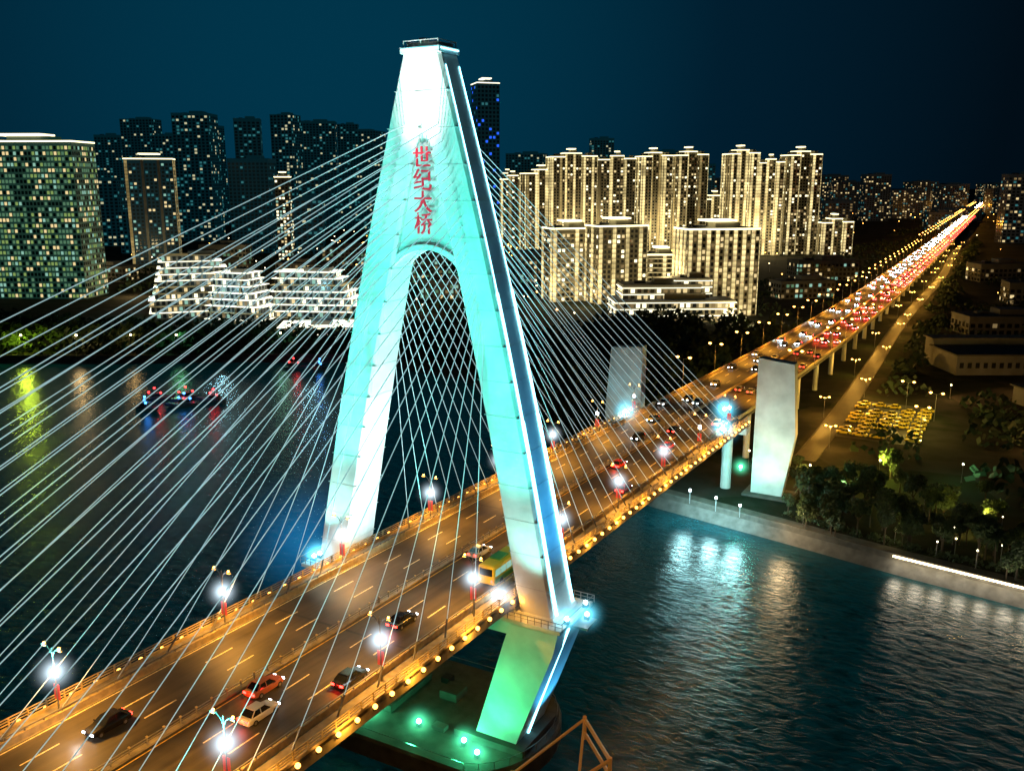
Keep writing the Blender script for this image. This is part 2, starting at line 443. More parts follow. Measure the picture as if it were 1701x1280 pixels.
fl=MB()
FL=[(-20.5,-3.5,23.1),(-18,-5,24.6),(-21.5,1,23.1),(21.5,-2.5,22.9),(23.2,0,22.9),(21.6,3,22.9),(13.2,-5.5,25.3)]
for p in FL: fl.box((p[0],p[1],p[2]+.2),(.7,.6,.5),'dark'); fl.ball((p[0],p[1],p[2]+.65),.3,'white')
fl.obj('floodlights',tower)
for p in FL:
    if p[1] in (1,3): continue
    hz('glow_cyan' if p[0]!=13.2 else 'glow_white',(p[0],p[1],p[2]+.65),4.2,tower)
hz('glow_blue',(-24,-2,25),13,tower)
CY=(.045,.6,.5)
for s in (-1,1):
    spot((s*21,-26,27),(s*12,-3,62),165000,CY,62,.7,.6,parent=tower)
    spot((s*13,-60,27),(s*7,-3,74),260000,CY,40,.7,.6,parent=tower)
    spot((s*18,-9,25),(s*17,-3.2,45),16000,(.35,1,.9),80,.8,.5,parent=tower)
    spot((s*12,12,26),(s*6,3,70),110000,CY,50,.7,.6,parent=tower)
spot((0,-46,27),(0,-2,90),900000,(1,.95,.95),8,.9,.5,parent=tower)
spot((-9,-50,27),(-2,-2,84),170000,(.55,.9,.9),17,.9,.5,parent=tower)
spot((5,-6,27),(-13,0,42),48000,(.65,.97,1),95,.8,.5,parent=tower)
spot((-3,-4,27),(-9,0,60),60000,(.6,.95,1),60,.8,.5,parent=tower)
spot((-5,-6,27),(13,0,45),9000,(.4,.95,.95),90,.8,.5,parent=tower)
spot((27,1,22),(15,0,55),30000,(.015,.3,.75),60,.8,.5,parent=tower)
spot((34,4,10),(8,0,80),100000,(.015,.32,.7),38,.8,.5,parent=tower)
spot((-15,-12,36),(-6,-9,25),9000,(.1,.75,1),80,.9,.4,parent=tower)
GR=(.05,1,.36)
gl=MB()
for p in [(0,-6,3.3),(8,-6.6,3.3),(11,-8,3.3),(-8,-7,3.3)]:
    gl.box((p[0],p[1],p[2]),(.6,.6,.5),'dark'); gl.ball((p[0],p[1],p[2]+.5),.36,'greenl'); hz('glow_green',(p[0],p[1],p[2]+.5),3.6,tower)
    point((p[0],p[1],p[2]+1.1),700,GR,.3,parent=tower)
gl.obj('green_floodlights',tower)
spot((9,-13,3.5),(15,-3,12),11000,GR,60,.8,parent=tower)
spot((-9,-13,3.5),(-15,-3,12),11000,GR,60,.8,parent=tower)
spot((2,-12,3.5),(8,-2,19),6000,GR,80,.7,parent=tower)
spot((20,2,3.5),(18,0,16),6000,(.05,.5,1),70,.7,parent=tower)

# ---------------------------------------------------------------- anchor piers
for s in (-1,1):
    mb=MB()
    P=[(-4.3,3.2),(3.2,3.2),(5.6,19),(4.3,36.6),(-4.3,37.4)]
    P=[(s*x,z) for x,z in P]
    if s<0:P=P[::-1]
    mb.loft([[(s*19.2+x,115.2,z) for x,z in P],[(s*19.2+x*.96,118.8,z) for x,z in P]],'concrete')
    mb.box((s*19.2,117,3.3),(12,8,.5),'quay')
    mb.obj('anchor_pier',bridge)
spot((19,101,5),(19,115,16),7500,(1,.9,.6),80,.8,parent=bridge)
spot((22,103,4),(20,115,30),4500,(1,.8,.5),60,.8,parent=bridge)
spot((34,117,14),(23,117,28),7000,(1,.45,.08),80,.8,parent=bridge)
spot((-16,104,24),(-19,115,30),2000,(.2,.8,1),90,.8,parent=bridge)
mb=MB()
fp=[(8.2,112,24.5),(-12,98,24.5),(12.6,96,24)]
for p in fp: mb.tube((p[0],p[1],zc(p[1])),p,.08,'steel'); mb.ball((p[0],p[1],p[2]+.2),.45,'white'); hz('glow_cyan',(p[0],p[1],p[2]+.2),6.5,bridge)
mb.ball((14,108,12),.4,'greenl'); mb.box((14,108,11.4),(.5,.5,.6),'dark'); hz('glow_green',(14,108,12),4,bridge)
for p in [(11,99,6),(4,101,6),(17,98,5.5)]:
    mb.tube((p[0],p[1],3),p,.09,'steel'); mb.ball((p[0],p[1],p[2]+.4),.3,'white')
mb.obj('floodlights',bridge)
point((14,107,11),2500,(.1,1,.8),.4,parent=bridge)
for p in [(11,95.5,6),(4,97,7),(17,94,6)]: point(p,5500,(.45,.95,1),1.6,parent=bridge)  # added cyan lights to give the bright reflections off the quay
point((28,93,7),3500,(1,.7,.35),2,parent=bridge)  # added warm light standing in for the pier's reflection on the water
mb=MB()
for x in (-8,8):
    mb.tube((x,117,2.5),(x,117,19),1.3,'concrete',14)
mb.box((0,117,18.6),(26,3.4,1.6),'concrete')
mb.obj('pier_bent',bridge)

# ---------------------------------------------------------------- approach viaduct
app=empty('approach_viaduct')
mb=MB()
beam(mb,[(-11.9,-.2),(-11.9,-.8),(-6,-2.2),(6,-2.2),(11.9,-.8),(11.9,-.2)],YA+.3,YE,'concrete_d'); mb.obj('girder',app)
mb=MB(); ribbon(mb,-11.9,11.9,0,YA+.3,YE,'asphalt'); mb.obj('roadway',app)
mb=MB()
for s in (-1,1): beam(mb,rect(s*11.7-.15,s*11.7+.15,0,.95),YA+.3,YE,'parapet')
beam(mb,rect(-.25,.25,0,.7),YA+.3,YE,'parapet'); mb.obj('parapets',app)
mb=MB()
for s in (-1,1):
    dashes(mb,s*4.2,YA,900,'line'); dashes(mb,s*7.8,YA,900,'line')
    ribbon(mb,s*11-.08,s*11+.08,.006,YA+1,1200,'line')
mb.obj('road_markings',app)
mb=MB(); y=145
while y<1500:
    for x in (-5.5,5.5): mb.tube((xc(y)+x,y,2.5),(xc(y)+x,y,zc(y)-2),.9,'concrete',10)
    mb.box((xc(y),y,zc(y)-2.5),(16,2,1),'concrete'); y+=32
mb.obj('columns',app)

# ---------------------------------------------------------------- lamps
def lampmesh():
    b=MB()
    b.tube((0,0,0),(0,0,.6),.2,'steel',8,.14); b.tube((0,0,.6),(0,0,7.6),.09,'steel',8,.06)
    b.box((.26,0,2.7),(.36,.06,1.7),'banner'); b.box((-.26,0,2.7),(.36,.06,1.7),'banner')
    for s in (-1,1):
        p=[(0,0,6.6),(s*.35,0,7.25),(s*.8,0,7.6),(s*1.15,0,7.65)]
        for a,c in zip(p,p[1:]): b.tube(a,c,.05,'steel',5)
        b.box((s*1.25,0,7.62),(.6,.26,.14),'steel'); b.box((s*1.25,0,7.53),(.48,.2,.06),'amber')
        b.ball((s*1.2,0,7.78),.14,'amber',6)
    b.ball((0,0,4.9),.34,'white',10,1.2); b.tube((-.5,0,4.5),(.5,0,4.5),.05,'steel')
    return b.mesh('bridge_street_lamp')
lm=lampmesh()
for k in range(-7,6):
    y=-7+22*k
    for s in (-1,1):
        xx=s*11.9; yy=y-3 if (k==0 and s>0) else y
        o=inst('bridge_street_lamp',lm,(xx,yy,zc(yy)))
        spot((-s*1.6,0,7.3),(-s*3.0,0,0),13500,AM,138,.8,.3,name='amber_beam',parent=o)
        point((0,0,4.9+.6),90,(.8,.93,1),.35,parent=o)
        if -80<y<60: hz('glow_white',(0,0,4.9),3.4,o)
b=MB()
b.tube((0,0,0),(0,0,9),.11,'steel',6,.07)
for s in (-1,1): b.tube((0,0,8.8),(s*1.6,0,9.4),.05,'steel',5); b.box((s*1.8,0,9.35),(.9,.35,.2),'amber'); b.ball((s*1.8,0,9.3),.36,'amber',6)
am=b.mesh('street_lamp')
y=140
while y<2600:
    for s in (-1,1):
        o=inst('street_lamp',am,(xc(y)+s*12.1,y,zc(y)-.1),0,1.0 if y<900 else 1.4)
        if y<860: spot((-s*1.8,0,8.9),(-s*4,0,0),20000 if y<500 else 26000,AM,135,.7,.3,name='amber_beam',parent=o)
    y+=30 if y<900 else 40
for yy in range(920,2600,170):
    point((xc(yy),yy,zc(yy)+12),50000,AM,1.0,name='road_glow_lamp')

def xr(y): return xc(y)+18.5+2*math.sin(y/90.)
mb=MB(); ribbon(mb,-2.8,2.8,0,150,1500,'asphalt',lambda y:3.06,xr)
for s in(-1,1): beam(mb,rect(s*3.0-.15,s*3.0+.15,-.1,.15),150,1500,'path',lambda y:3.06,xr)
mb.obj('service_road')
y=165
while y<1100:
    o=inst('street_lamp',am,(xr(y)+4.0*(1 if int(y/32)%2 else -1),y,3),.3,.75)
    point((0,0,9),6500,(1,.5,.07),.3,parent=o); y+=36

# ---------------------------------------------------------------- ground and water
mb=MB()
SH=[(-9000,400),(-2500,250),(-800,160),(-420,108),(-330,128),(-275,158),(-234,186),(-183,214),(-125,205),(-62,150),(-25,115),(-6,105),(27,98),(53,92),(75,88),(130,80),(400,60),(9000,0)]
for a,b_ in zip(SH,SH[1:]):
    mb.quad((a[0],a[1],3),(b_[0],b_[1],3),(b_[0]*1.0,9500,3),(a[0],9500,3),'land')
mb.obj('ground')
mb=MB()
for a,b_ in zip(SH,SH[1:]):
    mb.quad((a[0],a[1]-4,-1),(b_[0],b_[1]-4,-1),(b_[0],b_[1]-.6,2.2),(a[0],a[1]-.6,2.2),'quay')
    mb.quad((a[0],a[1]-.6,2.2),(b_[0],b_[1]-.6,2.2),(b_[0],b_[1]-.5,3.5),(a[0],a[1]-.5,3.5),'path')
    mb.quad((a[0],a[1]-.5,3.5),(b_[0],b_[1]-.5,3.5),(b_[0],b_[1],3.5),(a[0],a[1],3.5),'path')
    mb.quad((a[0],a[1],3.5),(b_[0],b_[1],3.5),(b_[0],b_[1],3.0),(a[0],a[1],3.0),'path')
mb.obj('quay_wall')
mb=MB()
for a,b_ in zip(SH[2:-2],SH[3:-1]):
    mb.quad((a[0],a[1]+.05,3.01),(b_[0],b_[1]+.05,3.01),(b_[0],b_[1]+4,3.01),(a[0],a[1]+4,3.01),'path')
mb.obj('promenade_path')
mb=MB()
mb.tube((51,92-.75,3.2),(75,88-.75,3.2),.2,'warmwhite',6); mb.tube((75,88-.75,3.2),(130,80-.75,3.2),.2,'warmwhite',6)
mb.obj('quay_light_strip')
for i in range(14):
    x=52+i*4; point((x,91.5-(x-51)*.165-2.0,2.6),420,(1,.9,.7),1.4,name='quay_strip_glow')
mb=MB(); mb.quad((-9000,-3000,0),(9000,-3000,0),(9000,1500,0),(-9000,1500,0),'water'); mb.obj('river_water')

# ---------------------------------------------------------------- buildings
def wm(k,col,es,base=(.05,.05,.05)): M[k]=mat(k,base,.25,em=col,es=es)
wm('w_dark',(0,0,0),0,(.012,.016,.02)); wm('w_warm',(1,.76,.36),.9); wm('w_dim',(1,.68,.28),.2); wm('w_cool',(.5,1,.8),.5); wm('w_cold',(.35,.8,.45),.22); wm('w_green',(.6,.9,.25),.35); wm('w_bright',(1,.9,.56),2.2); wm('w_blue',(.02,.12,1),1.2)
wm('w_far',(.1,.6,.66),.22); wm('w_farw',(.9,.85,.5),.6)
M['wall_cream']=mat('wall_cream',(.3,.27,.19),.8,noise=.12,nscale=.2)
M['wall_grey']=mat('wall_grey',(.17,.17,.16),.8,noise=.2,nscale=.2)
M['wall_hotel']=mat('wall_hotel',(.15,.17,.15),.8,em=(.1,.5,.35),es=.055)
M['wall_hazed']=mat('wall_haze',(.02,.035,.04),.9,em=(.01,.42,.6),es=.026)  # distance haze put into the wall as faint teal emission
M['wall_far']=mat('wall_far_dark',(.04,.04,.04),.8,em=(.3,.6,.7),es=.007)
M['gold']=mat('gold_emissive_wash',(.5,.44,.28),.7,em=(1,.8,.36),es=1.05,floor=3.1)
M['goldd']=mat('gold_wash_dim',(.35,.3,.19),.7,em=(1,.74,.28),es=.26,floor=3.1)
M['goldline']=mat('gold_led_line',(.5,.44,.28),.7,em=(1,.88,.48),es=3.2)
M['whiteline']=mat('white_led_line',(.6,.6,.55),.7,em=(1,.95,.7),es=1.9)
def building(name,cx,cy,w,d,h,rot,fh=3.2,bay=3.4,wall='wall_grey',lit=(.2,),wk=('w_warm','w_dim','w_cool'),slab=None,fin=None,crown=None,parts=None,z0=3,ww=.62):
    mb=MB(); rnd=random.Random(int(abs(cx)*7+abs(cy)))
    parts=parts or [(0,0,w,d,h)]
    for (px,py,pw,pd,ph) in parts:
        ph=ph-z0
        mb.box((px,py,ph/2),(pw,pd,ph),wall)
        mb.box((px,py,ph+.45),(pw+.5,pd+.5,.9),wall if not crown else crown)
        mb.box((px,py,ph+.93),(pw-.6,pd-.6,.1),'roof')
        mb.box((px+pw*.1,py,ph+2.4),(pw*.35,pd*.5,3.0),wall)
        mb.box((px-pw*.25,py,ph+1.6),(pw*.14,pd*.2,1.4),'roof')
        nf=int(ph/fh)
        for side in range(4):
            L=pw if side%2==0 else pd; nb=max(2,int(L/bay)); bw=L/nb; off=(pd if side%2==0 else pw)/2+.04
            ang=side*math.pi/2; ca,sa=math.cos(ang),math.sin(ang)
            for bI in range(nb):
                x=-L/2+bw*(bI+.5)
                if fin and (bI%fin[0]==0):
                    X,Y=x*ca+off*sa, x*sa-off*ca
                    mb.box((px+X,py+Y,ph/2),(bw*.7,1.2,ph-.4) if side%2==0 else (1.2,bw*.7,ph-.4),fin[1] if rnd.random()<.8 else fin[2])
                    continue
                bp=.5+1.0*rnd.random()
                for f in range(nf):
                    r=rnd.random()
                    k='w_dark' if r>lit[0]*bp else wk[rnd.randrange(len(wk))]
                    za=f*fh+fh*.25; zb=f*fh+fh*.85; hw_=bw*ww/2
                    def P(u,z): return (px+u*ca+off*sa,py+u*sa-off*ca,z)
                    mb.quad(P(x-hw_,za),P(x+hw_,za),P(x+hw_,zb),P(x-hw_,zb),k)
        if slab:
            for f in range(1,nf+1,slab[1]): mb.box((px,py,f*fh),(pw+slab[2],pd+slab[2],.3),slab[0])
    if crown:
        px,py,pw,pd,ph=parts[0]
        mb.box((px,py,ph-z0+5.0),(pw*.42,pd*.62,1.0),crown)
    return mb.obj(name,None,False,(cx,cy,z0),rot)
rad=math.radians
VA=rad(29.5)
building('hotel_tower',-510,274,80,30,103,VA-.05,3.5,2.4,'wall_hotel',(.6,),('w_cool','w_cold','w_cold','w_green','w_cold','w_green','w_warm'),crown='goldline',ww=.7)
building('apartment_tower',-647,484,42,26,98,VA+.25,3.4,3.4,'wall_hazed',(.35,),('w_cool','w_warm','w_far','w_far'),crown='goldline',fin=(4,'goldd','wall_grey'))
building('high_rise',-875,745,46,40,161,VA,4,5,'wall_hazed',(.25,),('w_far','w_farw','w_far'))
building('high_rise',-854,815,34,30,158,VA+.2,4,5,'wall_hazed',(.2,),('w_far',))
building('high_rise',-810,840,30,30,163,VA-.2,4,5,'wall_hazed',(.2,),('w_far','w_farw'))
building('office_tower',-668,633,43,34,101,VA,3.8,4,'wall_hazed',(.06,),('w_far',))
building('slim_tower',-569,574,13,14,82,VA,3.2,3,'wall_grey',(.6,),('w_warm','w_cool','w_bright'),crown='goldline')
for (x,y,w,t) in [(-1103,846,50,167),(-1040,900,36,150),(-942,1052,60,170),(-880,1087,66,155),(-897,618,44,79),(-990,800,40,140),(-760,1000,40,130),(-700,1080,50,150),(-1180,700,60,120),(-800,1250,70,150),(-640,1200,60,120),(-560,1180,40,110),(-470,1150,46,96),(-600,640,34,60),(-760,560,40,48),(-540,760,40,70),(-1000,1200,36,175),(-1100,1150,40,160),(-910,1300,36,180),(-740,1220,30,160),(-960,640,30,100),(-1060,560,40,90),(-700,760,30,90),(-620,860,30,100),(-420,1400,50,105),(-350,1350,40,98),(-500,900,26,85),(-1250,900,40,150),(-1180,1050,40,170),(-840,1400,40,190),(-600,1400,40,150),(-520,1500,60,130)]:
    building('high_rise',x,y,w,w*.6,t,VA+U(-.3,.3),4,5.0,'wall_hazed',(.16,),('w_far','w_far','w_farw'))
building('blue_lit_tower',-397,671,22,22,168,VA+.3,3.8,3.4,'wall_hazed',(.12,),('w_blue','w_far','w_blue'),crown='whiteline')
G=dict(fh=3.1,bay=3.0,wall='wall_cream',lit=(.3,),wk=('w_warm','w_dim','w_dim','w_bright'),crown='goldline')
def res(x,y,w,t,rot,d=22,fin=(3,'gold','goldd')):
    pr=[(0,0,w*.36,d*.8,t)]
    pr+=[(-w*.34,-d*.12,w*.3,d,t-4),(w*.34,-d*.12,w*.3,d,t-3)]
    building('residential_tower',x,y,w,d,t,rot,parts=pr,fin=fin,slab=('wall_cream',1,1.0),**G)
res(-528,942,36,88,VA,fin=(3,'goldd','goldd'))
res(-440,800,30,84,VA+.1,fin=(3,'goldd','gold'))
res(-397,786,43,90,VA+.3)
res(-369,802,52,107,VA+.2)
res(-322,817,40,104,VA-.1,fin=(4,'gold','wall_cream'))
res(-285,826,34,107,VA+.25); res(-252,842,34,108,VA+.25,fin=(4,'goldd','gold'))
res(-233,878,30,63,VA)
res(-200,852,32,109,VA+.2,fin=(2,'gold','goldd')); res(-172,868,26,100,VA-.2)
res(-148,892,36,108,VA+.2,fin=(4,'gold','goldd'))
res(-111,902,32,40,VA)
FG=dict(fh=3.1,bay=3.0,wall='wall_cream',lit=(.3,),wk=('w_dim','w_warm','w_bright'),crown='goldline')
building('lit_apartment_block',-190,432,30,20,49,VA+.3,slab=('goldd',1,.8),fin=(5,'gold','goldd'),**FG)
building('lit_apartment_block',-160,438,34,20,51,VA+.35,slab=('wall_cream',1,.8),fin=(3,'gold','gold'),**FG)
building('lit_hotel_block',-88,415,43,22,52,VA+.2,fh=3.5,bay=2.6,wall='wall_cream',lit=(.3,),wk=('w_dim','w_warm'),crown='goldline',fin=(2,'gold','gold'))
building('lit_apartment_block',-149,490,24,18,30,VA,slab=('gold',1,.8),fin=(4,'gold','goldd'),**FG)
building('terraced_podium',-103,384,66,26,22,VA+.05,fh=3.6,bay=3.4,wall='wall_cream',lit=(.6,),wk=('w_bright','w_warm','w_dim'),slab=('whiteline',1,1.6),parts=[(0,0,66,26,14),(-6,4,44,18,22),(12,5,20,14,25)])
def stepped(name,x,y,w,rot,nf,d=24,wk=('w_warm','w_bright','w_dim','w_cool')):
    mb=MB(); rnd=random.Random(int(w))
    for f in range(nf):
        ww=w*(1-.055*f) if f>2 else w; dd=d*(1-.05*f); z=f*3.5; ox=-(w-ww)*.25
        mb.box((ox,0,z+1.6),(ww-2,dd-2,3.2),'wall_grey')
        mb.box((ox,0,z+3.35),(ww+.8,dd+.8,.26),'whiteline' if rnd.random()<.8 else 'goldd')
        nb=int(ww/3)
        for i in range(nb):
            k='w_dark' if rnd.random()>.35 else rnd.choice(wk)
            xx=ox-ww/2+1.6+i*3
            for sg in (-1,1):
                yy=sg*(dd/2-.95)
                mb.quad((xx-.9,yy,z+.5),(xx+.9,yy,z+.5),(xx+.9,yy,z+2.7),(xx-.9,yy,z+2.7),k)
            if i%5==0: mb.box((xx+1.5,-dd/2+.2,z+1.6),(.3,1.6,3.2),'wall_cream')
        for i in range(int(dd/3)):
            k='w_dark' if rnd.random()>.35 else 'w_bright'; yy=-dd/2+2+i*3
            for sg in (-1,1):
                xx=ox+sg*(ww/2-.95)
                mb.quad((xx,yy-.9,z+.5),(xx,yy+.9,z+.5),(xx,yy+.9,z+2.7),(xx,yy-.9,z+2.7),k)
    mb.box((0,0,nf*3.5+1),(w*.25,d*.4,2),'wall_grey')
    return mb.obj(name,None,False,(x,y,3),rot)
stepped('terraced_hotel',-345,268,60,VA+.35,10)
stepped('terraced_hotel',-300,255,34,VA-.3,8)
stepped('terraced_hotel',-268,280,56,VA-.1,8)
stepped('waterfront_restaurant',-232,240,40,VA+.1,2)
for (x,y,w,t) in [(-420,330,40,16),(-470,380,50,22),(-390,400,36,20),(-560,360,50,14),(-300,360,44,18),(-520,450,40,26),(-430,500,40,24),(-330,470,40,22),(-250,520,50,26),(-260,400,40,15),(-60,520,40,14),(-70,640,50,18),(-140,600,40,22)]:
    building('low_building',x,y,w,w*.4,t,VA+U(-.4,.4),3.4,3.2,'wall_grey',(.4,),('w_dim','w_warm','w_cool','w_cold'))
for (x,y) in [(-360,245),(-300,235),(-258,258)]:
    point((x,y,22),9000,(.4,.85,1),1,name='hotel_area_light')
for (x,y,z,P) in [(-60,380,10,18000),(-110,395,30,12000),(-165,405,16,16000),(-195,405,16,10000),(-170,830,30,60000),(-260,800,30,60000),(-340,770,30,60000),(-620,450,20,12000)]:
    point((x,y,z),P,(1,.78,.38),2,name='facade_wash_lamp')
for (x,y,w,t) in [(-288,1996,66,76),(-244,2136,50,88),(-169,2294,70,76),(-49,1902,60,26),(56,1215,46,86),(115,1240,40,82),(-330,1700,60,70),(-120,2500,80,70),(20,2600,90,60),(-240,1500,40,40),(-60,1500,40,30),(160,1700,80,60),(-420,1500,50,80),(-30,3200,120,70),(-200,1800,50,90),(-270,1450,40,76),(-160,1950,60,60),(-90,2100,60,70),(-340,2100,70,90),(130,1500,50,90),(-180,1300,40,50),(0,2300,60,60),(90,2400,60,74)]:
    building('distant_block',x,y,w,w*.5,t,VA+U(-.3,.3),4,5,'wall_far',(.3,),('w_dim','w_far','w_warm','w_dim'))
for (x,y,w,t) in [(60,420,40,12),(110,470,50,14),(80,560,44,16),(150,400,50,13),(50,700,40,16),(110,820,60,20),(170,640,50,16),(150,240,30,11),(165,170,34,10)]:
    building('low_building',x,y,w,w*.5,t,VA+U(-.3,.3),3.4,3.4,'wall_grey',(.15,),('w_dim','w_dim','w_warm'))
mb=MB()
mb.box((0,0,4),(52,22,8),'wall_grey'); mb.box((0,0,8.3),(54,24,.6),'roof'); mb.box((4,14,5.5),(60,8,11),'wall_grey'); mb.box((4,14,11.3),(62,9,.5),'concrete_d')
for i in range(16): mb.box((-24+i*3.2,-11.05,4),(1.6,.1,2.2),'w_dark')
mb.obj('warehouse',None,False,(66,318,3),VA)
mb=MB(); mb.box((0,0,3),(44,16,6),'wall_grey'); mb.box((0,0,6.3),(46,18,.5),'roof')
for i in range(12): mb.box((-20+i*3.4,-8.05,3),(1.6,.1,1.8),'w_dim' if i%5==0 else 'w_dark')
mb.obj('market_hall',None,False,(92,262,3),VA+.1)

# ---------------------------------------------------------------- trees
def treemesh(seed,h=7.5,n=900):
    rd=random.Random(seed); b=MB()
    b.tube((0,0,0),(0,0,h*.45),.2,'trunk',7,.13)
    cl=[]
    for i in range(7):
        a=rd.uniform(0,6.28); r=rd.uniform(.8,2.0); z=h*rd.uniform(.55,.9)
        e=(r*math.cos(a),r*math.sin(a),z); b.tube((0,0,h*.4),e,.09,'trunk',5,.03); cl.append((e,rd.uniform(.8,1.4)))
    cl.append(((0,0,h*.9),1.2))
    for i in range(n):
        c,r=rd.choice(cl); 
        v=Vector((rd.gauss(0,1),rd.gauss(0,1),rd.gauss(0,.8))).normalized()*r*rd.uniform(.55,1.08)
        p=Vector(c)+v; s=rd.uniform(.14,.3)
        u=Vector((rd.gauss(0,1),rd.gauss(0,1),rd.gauss(0,1))).normalized(); w=u.orthogonal().normalized()
        b.quad(p-u*s-w*s*.6,p+u*s-w*s*.6,p+u*s+w*s*.6,p-u*s+w*s*.6,'leaf' if rd.random()<.5 else 'leafd')
    return b.mesh('broadleaf_tree')
TM=[treemesh(i,U(6.5,9)) for i in range(4)]
def palmmesh():
    b=MB(); rd=random.Random(3); prev=(0,0,0)
    for i in range(1,7): p=(.05*i,0,i*1.1); b.tube(prev,p,.2-.015*i,'trunk',7); prev=p
    for k in range(16):
        a=k*2.4; up=rd.uniform(.1,1.0); q=Vector(prev)
        for j in range(7):
            t=j/6; d=Vector((math.cos(a),math.sin(a),up-1.9*t)).normalized()*.55; n_=q+d; sd=Vector((-math.sin(a),math.cos(a),-.35))*(.5*(1-t*.7))
            sd2=Vector((math.sin(a),-math.cos(a),-.35))*(.5*(1-t*.7))
            b.quad(q,n_,n_+sd,q+sd*.8,'leaf'); b.quad(q,n_,n_+sd2,q+sd2*.8,'leafd'); q=n_
    return b.mesh('palm_tree')
PM=palmmesh()
def shore_y(x):
    for a,b_ in zip(SH,SH[1:]):
        if a[0]<=x<=b_[0]: return a[1]+(b_[1]-a[1])*(x-a[0])/(b_[0]-a[0])
for i in range(230):
    x=U(-12,130); y=shore_y(x)+U(4.5,60)*(R()**.5 if i%2 else .5)
    if 12<abs(x)<26 and y<122: continue
    if abs(x)<12: continue
    if 6<x<46 and 176<y<236: continue
    if 14<x<24 and y>145: continue
    inst('broadleaf_tree',TM[i%4],(x,y,3),U(0,6),U(.6,1.15))
for i in range(16):
    x=U(27,110); inst('palm_tree',PM,(x,shore_y(x)+U(6,30),3),U(0,6),U(.8,1.1))
def foliage(name,regions,mk='leafm',s0=.5,s1=1.3):
    b=MB()
    for (x,y,r,h,n) in regions:
        for i in range(n):
            a=U(0,6.28); q=r*math.sqrt(R()); hh=h*math.sqrt(max(0,1-(q/r)**2))
            p=Vector((x+q*math.cos(a),y+q*math.sin(a),3+hh*U(.35,1.05)))
            s=U(s0,s1); u=Vector((U(-1,1),U(-1,1),U(-1,1))).normalized(); w=u.orthogonal().normalized()
            b.quad(p-u*s-w*s*.6,p+u*s-w*s*.6,p+u*s+w*s*.6,p-u*s+w*s*.6,mk)
    return b.obj(name)
reg=[]
x=-440
while x<-25:
    y0=shore_y(x)
    for k in range(3): reg.append((x+U(-4,4),y0+9+k*12+U(-3,3),U(6,10),U(6,11),110))
    for k in range(3): reg.append((x+U(-4,4),y0+48+k*16+U(-5,5),U(7,11),U(5,9),60))
    x+=9
foliage('shore_tree_mass',reg)
reg=[]
for i in range(130):
    x=U(-130,-28); y=U(220,372); 
    reg.append((x,y,U(6,10),U(6,11),70))
for i in range(300):
    x=U(34,330); y=U(120,900)
    if (36<x<125 and 245<y<345): continue
    if (20<x<58 and 172<y<240): continue
    reg.append((x,y,U(6,12),U(5,9),60))
for i in range(60):
    y=U(245,1200); reg.append((xc(y)+31+U(-2,5),y,U(4,7),U(4,7),50))
for i in range(60):
    x=U(-100,-30); y=U(430,1500); reg.append((x,y,U(8,14),U(5,9),50))
for i in range(120):
    x=U(-620,-200); y=U(320,640); reg.append((x,y,U(8,14),U(5,9),50))
foliage('park_tree_mass',reg)
reg=[]
for i in range(60):
    x=27+i*2+U(-1,1); reg.append((x,shore_y(x)+5.2+U(-.5,.8),1.3,1.5,40))
foliage('hedge',reg,'leafm',.15,.35)

b=MB(); b.tube((0,0,0),(0,0,4),.08,'steel',6,.05); b.ball((0,0,4.25),.2,'warmwhite',8); b.box((0,0,.15),(.4,.4,.3),'quay'); pm=b.mesh('park_lamp')
for i in range(34):
    x=U(27,125); y=shore_y(x)+U(3,34)
    o=inst('park_lamp',pm,(x,y,3),0,U(.6,1))
    if i%3==0: point((0,0,4.6),420,(1,.75,.3),.3,parent=o)
for (x,y,P,c) in [(41,143,7000,(.9,.9,.1)),(66,112,3500,(1,.75,.12)),(26,130,3500,(1,.6,.15)),(60,150,1500,(.4,1,.5)),(95,104,3000,(1,.75,.2)),(36,118,1200,(.6,1,.5)),(9,135,2000,(1,.5,.1)),(80,190,4000,(1,.5,.12)),(120,230,4000,(1,.5,.12)),(50,250,4000,(1,.5,.12)),(75,270,3500,(1,.5,.12)),(48,340,5000,(1,.5,.12))]:
    o=inst('park_lamp',pm,(x,y,3),0,1.2); point((0,0,4.8),P,c,.4,parent=o)
b=MB(); b.tube((0,0,0),(0,0,8),.12,'steel',5,.08); b.tube((0,0,8),(1.2,0,8.5),.06,'steel',4); b.ball((1.4,0,8.4),.5,'warmwhite',6); tl=b.mesh('town_street_lamp')
b=MB(); b.tube((0,0,0),(0,0,8),.12,'steel',5,.08); b.tube((0,0,8),(1.2,0,8.5),.06,'steel',4); b.ball((1.4,0,8.4),.5,'amber',6); tl2=b.mesh('town_street_lamp')
for i in range(190):
    x=U(-760,-120); y=U(max(300,shore_y(x)+60),900); inst('town_street_lamp',tl if i%2 else tl2,(x,y,3),U(0,6),U(.7,1.2))
for i in range(110):
    y=U(400,3200); x=U(-400,60)+ -0.02*y
    if abs(x-xc(y))<20: continue
    inst('town_street_lamp',tl if i%3==0 else tl2,(x,y,3),U(0,6),U(.8,1.4))
for i in range(60):
    y=U(130,1100); x=U(40,300); inst('town_street_lamp',tl2,(x,y,3),U(0,6),.5)
for (x,y) in [(-560,330),(-450,300),(-400,350),(-620,420),(-250,330),(-480,430)]:
    point((x,y,14),12000,(1,.7,.3),1,name='street_glow_lamp')

